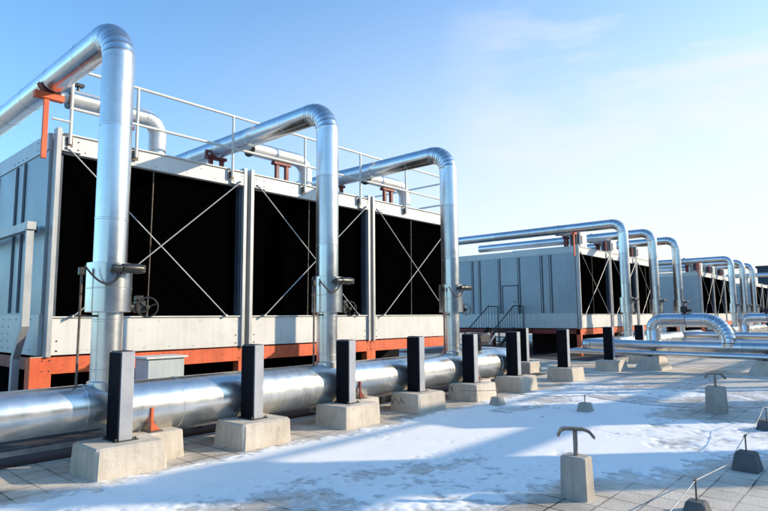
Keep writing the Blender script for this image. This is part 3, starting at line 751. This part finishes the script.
plab = ['tall black-sided post nearest the camera, beside the first riser pipe', 'second black-sided post from the left, between the first two riser pipes',
 'third black-sided post from the left, just right of the second riser pipe', 'fourth black-sided post from the left, midway between second and third risers',
 'fifth black-sided post from the left, just right of the third riser pipe', 'sixth black-sided post, in front of the dark stairs, white edge on its right',
 'lone black-sided post on a base in front of the grey side wall tower', 'black-sided post standing in front of the low pipes crossing the roof',
 'slim post half hidden behind the sixth black-sided post', 'dark post just behind the low crossing pipes, right of their nearest post']
blab = ['concrete block under the nearest black-sided post', 'concrete block under the second black-sided post from the left', 'concrete block with scratched mark under the third black-sided post',
 'concrete block with dark scribble under the fourth black-sided post', 'concrete block under the fifth black-sided post with a dark mark on its side', 'concrete block under the sixth black-sided post near the stairs',
 'concrete block under the lone post in front of the grey side wall', 'concrete block under the post in front of the low crossing pipes', 'concrete block under the slim half hidden post', 'concrete block behind the low crossing pipes']
blab[2] = 'concrete block under the third black-sided post, with an orange saddle on its rear'
pp = make_post(); bb = make_base()
for i, (x, y) in enumerate(post_xy):
    if i == 0: o = pp; o.location = (x, y, 0); o['label'] = plab[0]
    else: o = dup(pp, (x, y, 0), plab[i])
    o['group'] = 'black-sided posts on concrete blocks'
    c = bb if i == 0 else make_base()
    c.location = (x, y + 0.0, 0); c.rotation_euler.z = 0
    tag(c, blab[i], 'concrete block', 'concrete blocks under the posts')
# rear blocks carrying the header saddles
rl = ['low rear concrete block carrying the orange saddle behind the nearest post', 'low rear concrete block behind the third post', 'low rear concrete block behind the fifth post']
for k, i in enumerate((0, 2, 4)):
    x = 2.944 + 1.83 * i
    a = MB(); a.frustum(x + 0.46, 7.0, 0, 0.334, 0.42, 0.20, 0.40, 0.185, M['concrete'], 0.012); a.build('concrete_base', label=rl[k], cat='concrete block', group='rear concrete blocks')
    t = thing('pipe_saddle', ['orange angle saddle under the header pipe right of the nearest post', 'red angle saddle under the header pipe right of the third post', 'red angle saddle under the header pipe right of the fifth post'][k], 'pipe saddle', (x + 0.53, 6.93, 0.335), 'saddles under the header pipe')
    m = M['orange'] if k == 0 else M['red']
    a = MB(); a.box((-0.06, -0.05, 0.0), (0.10, 0.22, 0.014), M['rust']); a.build('foot_plate', t)
    a = MB()
    prof = [(-0.03, 0.015), (0.085, 0.015), (0.03, 0.08), (0.0, 0.12), (0.0, 0.29), (-0.03, 0.29)]
    vs = [(px, 0.0, pz) for px, pz in prof] + [(px, 0.02, pz) for px, pz in prof]; n = len(prof)
    a.add(vs, [tuple(range(n)), tuple(range(n, 2 * n))[::-1]] + [(k2, (k2 + 1) % n + 0, (k2 + 1) % n + n, k2 + n)[::-1] for k2 in range(n)], m)
    a.build('bracket', t)
# thin galvanised legs under the header
a = MB()
for x in (4.62, 4.84): a.box((x, 7.3, 0.0), (x + 0.06, 7.36, 0.30), M['galv'])
a.box((4.6, 7.26, 0.285), (4.92, 7.40, 0.30), M['galv']); a.build('pipe_trestle', label='small two-legged steel trestle under the header pipe behind the second post', cat='trestle')
# dark scribbles on two blocks (paint marks)
def scribble(x, y0, pts, lab):
    a = MB()
    for s in pts: a.tube([(x, y0 + p[0], p[1]) for p in s], 0.005, M['black'], 5)
    o = a.build('paint_mark'); return o
for idx, pts in ((3, [[(0.44, 0.25), (0.38, 0.12), (0.33, 0.24)], [(0.31, 0.22), (0.24, 0.14), (0.17, 0.2), (0.1, 0.15)], [(0.2, 0.26), (0.14, 0.2)]]), (4, [[(0.36, 0.26), (0.33, 0.17)], [(0.37, 0.2), (0.34, 0.27)]])):
    x, y = post_xy[idx]; o = scribble(-0.3345, 0.0, pts, ''); base = [q for q in bpy.data.objects if q.get('label') == blab[idx]][0]; o.parent = base

# ------------------------------------------------------------------ low bollards with T heads and lightning blocks
def t_bollard(x, y, hx, hy, h, lab, rot, rise=0.17):
    t = thing('t_support', lab, 'pipe support', (x, y, 0), 'concrete supports with T-shaped heads', rot)
    a = MB(); a.frustum(0, 0, 0, h, hx, hy, hx * 0.93, hy * 0.93, M['concrete_dk'], 0.012); a.build('block', t)
    HR = Matrix.Rotation(R(-50) - rot, 3, 'Z')
    a = MB(); a.box((-0.017, -0.017, h), (0.017, 0.017, h + rise), M['tsteel'], 0.004); a.build('stem', t)
    a = MB()
    vs = []; fs = []; prof = [(-0.165, -0.05), (-0.135, 0.0), (-0.10, 0.012), (0.07, 0.004), (0.13, -0.02), (0.175, -0.075)]
    top = [(px, pz + 0.028) for px, pz in prof]
    for px, pz in prof: vs += [(px, -0.036, h + rise + pz), (px, 0.036, h + rise + pz)]
    for px, pz in top: vs += [(px + 0.004, -0.036, h + rise + pz), (px + 0.004, 0.036, h + rise + pz)]
    n = len(prof)
    for k in range(n - 1):
        fs += [(2 * k, 2 * k + 1, 2 * k + 3, 2 * k + 2), (2 * n + 2 * k, 2 * n + 2 * k + 2, 2 * n + 2 * k + 3, 2 * n + 2 * k + 1), (2 * k, 2 * k + 2, 2 * n + 2 * k + 2, 2 * n + 2 * k), (2 * k + 1, 2 * n + 2 * k + 1, 2 * n + 2 * k + 3, 2 * k + 3)]
    fs += [(0, 2 * n, 2 * n + 1, 1), (2 * n - 2, 2 * n - 1, 4 * n - 1, 4 * n - 2)]
    a.add([HR @ Vector(p) for p in vs], fs, M['tsteel']); a.build('head', t)
    return t
t_bollard(5.40, 2.40, 0.10, 0.13, 0.385, 'grey concrete block with a rusty drooping T head in the foreground', R(0), 0.225)
t_bollard(11.47, 2.50, 0.14, 0.15, 0.45, 'farther concrete block with dark T head, standing in snow at the right', R(0), 0.20)

lb = [(7.52, 1.38, 0.13, 0.20, 'dark tapered block with a wire clip on bare pavers at the lower right'),
      (5.66, 1.44, 0.10, 0.10, 'dark tapered block cut by the bottom edge of the photo, clip on top'),
      (10.2, 1.58, 0.14, 0.15, 'dark tapered block at the right edge of the photo'),
      (9.80, 5.88, 0.12, 0.17, 'small tapered block beside the sixth post base'),
      (10.10, 4.28, 0.12, 0.17, 'small dark block alone in the middle of the snow')]
for i, (x, y, r, h, lab) in enumerate(lb):
    t = thing('wire_block', lab, 'wire holder', (x, y, 0), 'tapered blocks holding the lightning wire', R(4 * (i % 3 - 1)))
    a = MB(); a.frustum(0, 0, 0, h, r, r, r * 0.72, r * 0.72, M['concrete_dk'] if i > 2 else M['membrane'], 0.01)
    if i <= 2: a.mats[0] = M['blockdark'] if 'blockdark' in M else M.setdefault('blockdark', weathered('dark_block', (0.07, 0.075, 0.08), (0.12, 0.125, 0.13), 0.85, 0.0, (6, 6, 6), 0.5, 60))
    a.build('block', t)
    a = MB(); hh = 0.17 if i < 3 else 0.12
    a.tube([(0, 0, h), (0, 0, h + hh)], 0.008, M['rust'], 8); a.tube([(-0.025, 0, h + hh), (0.025, 0, h + hh)], 0.012, M['rust'], 8); a.build('clip', t)
def sag(p0, p1, s, n=10):
    p0 = Vector(p0); p1 = Vector(p1)
    return [p0.lerp(p1, k / n) - Vector((0, 0, s * 4 * (k / n) * (1 - k / n))) for k in range(n + 1)]
a = MB(); P = sag((3.2, 1.38, 0.2), (5.66, 1.44, 0.27), 0.03)[:-1] + [Vector((5.66, 1.44, 0.27)), Vector((6.3, 1.42, 0.23)), Vector((6.84, 1.40, 0.20)), Vector((6.93, 1.44, 0.255)), Vector((7.0, 1.40, 0.26)), Vector((7.52, 1.38, 0.37))] + sag((7.52, 1.38, 0.37), (10.12, 1.60, 0.34), 0.06)[1:] + sag((10.12, 1.6, 0.34), (14.5, 1.7, 0.2), 0.1)[1:]
a.tube(P, 0.005, M['wire'], 8); a.build('lightning_wire', label='bright kinked wire running from the bottom edge over the dark blocks', cat='wire')
a = MB(); P = sag((9.6, 6.6, 0.25), (9.80, 5.88, 0.29), 0.01) + sag((9.80, 5.88, 0.29), (10.10, 4.28, 0.29), 0.05)[1:] + sag((10.10, 4.28, 0.29), (10.12, 1.6, 0.34), 0.08)[1:]
a.tube(P, 0.0045, M['tsteel'], 8); a.build('lightning_wire', label='thin dark wire crossing the snow between the small grey blocks', cat='wire')

# ------------------------------------------------------------------ low pipes crossing the roof and arched loops
def crossing(x, y1, labs, u0, u1, n):
    t = thing('crossing_pipe', labs[0], 'pipe', (x, 0, 0.73), 'low pipes crossing the roof')
    a = MB(); e = 0.4
    p2, q2 = gored((e, y1 - e, 0), (0, 1, 0), (-1, 0, 0), e, 0.162, 8)
    p, q = seamed((0, y1 - e, 0), (0, -22, 0), 0.162, 1.2, 0.8)
    a.tube([Vector((2.4, y1, 0))] + p2 + p[1:], [0.162] + q2 + q[1:], M['clad'], 36); a.build('main_run', t)
    t = thing('crossing_pipe', labs[1], 'pipe', (x - 0.42, 0, 0.50), 'low pipes crossing the roof')
    p, q = seamed((0, y1 + 0.25, 0), (0, -22, 0), 0.085, 1.6, 0.8)
    a = MB(); a.tube([Vector((0.9, y1 + 0.25, 0)), Vector((0.1, y1 + 0.25, 0))] + p, [0.085, 0.085] + q, M['clad'], 24); a.build('main_run', t)
    t = thing('pipe_loop', labs[2], 'pipe', (x, 0, 0.73), 'arched pipe loops')
    r = 0.212; e = 0.5; dz = 0.80
    a = MB()
    p1, q1 = gored((0.35, u0 - 0.32, dz - 0.32), (0, 1, 0), (0, 0, 1), 0.32, r, 8)
    a.tube([Vector((0.35, u0, -0.6))] + p1, [r] + q1, M['clad'], 36)
    mid = (u0 + u1) / 2 + 0.05
    p, q = seamed((0.35, u0 - 0.32, dz), (0.25, mid, dz), r, 0.6, 0.4); a.tube(p, q, M['clad'], 36)
    a.build('upper_run', t)
    a = MB(); e = 0.68
    c = Vector((0.0, u1 + e, dz - e)); pts = []; rr = []
    pts = [Vector((0.25, mid, dz))]; rr = [r * 1.02]
    for k in range(11):
        tt = PI / 2 * k / 10; s = k / 10
        for dd, rd in ((-0.012, r), (0, r + 0.004), (0.012, r)):
            if k == 0 and dd < 0: continue
            tq = tt + dd
            pts.append(Vector((0.22 - 0.22 * min(1, tq / (PI / 2)), u1 + e - e * math.sin(tq), dz - e + e * math.cos(tq)))); rr.append(rd)
    pts.append(Vector((0, u1, 0.02))); rr.append(r)
    a.tube(pts, rr, M['clad'], 36); a.build('right_elbow', t)
    a = MB(); yy = mid + 0.06
    a.tube([(0.26, mid + 0.015, dz), (0.26, mid + 0.012, dz), (0.26, mid - 0.012, dz), (0.26, mid - 0.015, dz)], [r, r + 0.02, r + 0.02, r], M['wire'], 36)
    a.build('flange', t)
    a = MB(); a.tube([(0.3, yy, dz + 0.14), (0.3, yy, dz + 0.26)], 0.05, M['cast'], 12)
    a.tube([(0.3, yy, dz + 0.24), (0.3, yy, dz + 0.25), (0.3, yy, dz + 0.42), (0.3, yy, dz + 0.45)], [0.08, 0.12, 0.12, 0.06], M['black'], 20)
    a.box((0.22, yy - 0.22, dz + 0.26), (0.34, yy - 0.08, dz + 0.34), M['cast'], 0.02); a.build('valve', t)
    for k, y in enumerate((5.95, 2.9, -0.6)):
        a = MB(); a.frustum(x - 0.15, y, 0, 0.40, 0.55, 0.42, 0.42, 0.22, M['concrete'], 0.012)
        a.box((x - 0.5, y - 0.04, 0.40), (x + 0.15, y + 0.04, 0.42), M['rust']); a.box((x - 0.05, y - 0.05, 0.42), (x + 0.05, y + 0.05, 0.586), M['rust'])
        a.build('pipe_plinth', label=labs[3 + k], cat='concrete block', group='plinths under the crossing pipes')
crossing(19.6, 8.3, ['thicker silver pipe lying low across the roof at the right', 'slimmer silver pipe running low in front of the thicker crossing pipe', 'big arched silver pipe loop with a black valve on top, joined to the crossing pipe',
  'sloping-sided plinth under the crossing pipes beside their nearest post', 'grey plinth under the crossing pipes at the right edge', 'plinth under the crossing pipes beyond the right edge'], 6.05, 3.85, 0)
crossing(30.3, 8.0, ['more distant thick pipe crossing behind the arched loop', 'more distant slim pipe crossing behind the arched loop', 'farther arched pipe loop at the right edge of the photo',
  'far plinth under the more distant crossing pipes', 'second far plinth under the more distant crossing pipes', 'third far plinth under the more distant crossing pipes, beyond the right edge'], 5.35, 3.3, 1)

# distant header pipes of the further rows
for b, x0, lab in ((1, 21.9, 'silver header pipe low behind the crossing pipes at the second row'), (2, 42.0, 'far silver header pipe at the third row of towers')):
    t = thing('header_pipe', lab, 'pipe', (x0, 8.0 + 0.1 * (b - 1), 0.605), 'header pipes of the farther rows')
    a = MB(); p, q = seamed((0, 0, 0), (12, 0, 0), 0.3, 1.2, 0.5); a.tube(p, q, M['clad_old'], 32); a.build('main_run', t)

# navy building beyond
t = thing('navy_building', 'dark navy flat-roofed building far behind at the right edge', 'building', (84, -40, 0))
a = MB(); a.box((0, 0, 0), (25, 52.8, 7.35), M['navy']); a.build('wall', t)
a = MB(); a.box((-0.15, -0.15, 7.352), (25.15, 52.95, 7.62), M['navy'], 0.02); a.build('parapet', t)
a = MB()
for k in range(16): a.box((-0.03, 1.2 + k * 3.2, 4.0), (-0.004, 3.2 + k * 3.2, 5.4), M['side'])
a.build('window', t)

# ------------------------------------------------------------------ unseen shadow and reflection casters added on the sunny side; pipe rack inferred
t = thing('exhaust_duct', 'tall round silver exhaust duct on the sunny side of the roof', 'duct', (13.8, -4.35, 0))  # unseen cylinder added to throw the broad shadow band over the foreground
a = MB(); p, q = seamed((0, 0, 0.3), (0, 0, 5.3), 0.62, 1.2, 0.6); a.tube(p, q, M['clad'], 40); a.build('shaft', t)
a = MB(); a.tube([(0, 0, 5.3), (0, 0, 5.4), (0, 0, 5.7)], [0.64, 0.78, 0.30], M['galv'], 40); a.build('cowl', t)
a = MB(); a.frustum(0, 0, 0, 0.3, 0.9, 0.9, 0.85, 0.85, M['concrete']); a.build('plinth', t)
t = thing('air_handling_unit', 'pale air handling unit on the sunny side of the roof', 'air handling unit', (16.2, -1.85, 0))  # unseen box added to shade a wide band of snow
a = MB(); a.box((-0.78, -0.78, 0.3), (0.78, 0.78, 4.3), M['side_lo'], 0.02); a.build('casing', t)
a = MB()
for k in range(14): a.box((-0.6, -0.80, 2.2 + k * 0.12), (0.6, -0.782, 2.26 + k * 0.12), M['rib'])
a.build('louvre', t)
t = thing('plant_room', 'long dark grey plant room on the far sunny side of the roof', 'building', (0, -18, 0))  # unseen block added so the pipes reflect something dark
a = MB(); a.box((-20, -8, 0), (60, 0, 7.0), M['rib']); a.build('wall', t)
a = MB(); a.box((-20.1, -8.1, 7.002), (60.1, 0.1, 7.2), M['galv']); a.build('roof', t)
for k in range(9): a = MB(); a.box((-14 + k * 8, 0.002, 0), (-12.8 + k * 8, 0.04, 2.2), M['side']); a.build('door', t)
t = thing('flue', 'slim tall silver flue farthest out on the sunny side of the roof', 'flue', (15.69, -6.73, 0))  # unseen column added to shade the ground at lower left
a = MB(); p, q = seamed((0, 0, 0), (0, 0, 7.7), 0.35, 1.2, 0.6); a.tube(p, q, M['clad'], 32); a.build('shaft', t)
a = MB(); a.tube([(0, 0, 7.7), (0, 0, 7.75), (0, 0, 8.0)], [0.36, 0.46, 0.12], M['galv'], 32); a.build('cowl', t)
t = thing('pipe_rack', 'high pipe on steel legs along the sunny side of the roof', 'pipe rack', (0, -5.2, 0))
a = MB(); p, q = seamed((13.2, 0, 5.13), (44, 0, 5.13), 0.185, 1.2, 0.6); a.tube(p, q, M['clad'], 32); a.build('pipe', t)
a = MB(); a.tube([(10.5, 0, 6.15), (44, 0, 6.15)], 0.07, M['clad'], 20); a.build('small_pipe', t)
for x in (23.4, 27.2, 33.4, 43.0):
    a = MB(); a.box((x - 0.1, -0.1, 0), (x + 0.1, 0.1, 6.06), M['post'], 0.01); a.box((x - 0.09, -0.35, 4.84), (x + 0.09, 0.35, 4.94), M['post']); a.build('leg', t)
for i, (x, y, h) in enumerate(((19.6, -0.9, 4.2), (22.6, -2.2, 5.0), (26.4, -3.0, 5.4))):  # unseen poles added for narrow shadow bands on the deck
    t = thing('vent_stack', ['short silver vent stack nearest the crossing pipes on the sunny side', 'middle silver vent stack on the sunny side', 'tallest silver vent stack on the sunny side'][i], 'vent stack', (x, y, 0), 'vent stacks on the sunny side')
    a = MB(); p, q = seamed((0, 0, 0), (0, 0, h), 0.2, 1.2, 0.6); a.tube(p, q, M['clad'], 28); a.build('shaft', t)
    a = MB(); a.tube([(0, 0, h - 0.1), (0, 0, h), (0, 0, h + 0.25)], [0.22, 0.32, 0.05], M['galv'], 28); a.build('cowl', t)
bpy.context.view_layer.update()
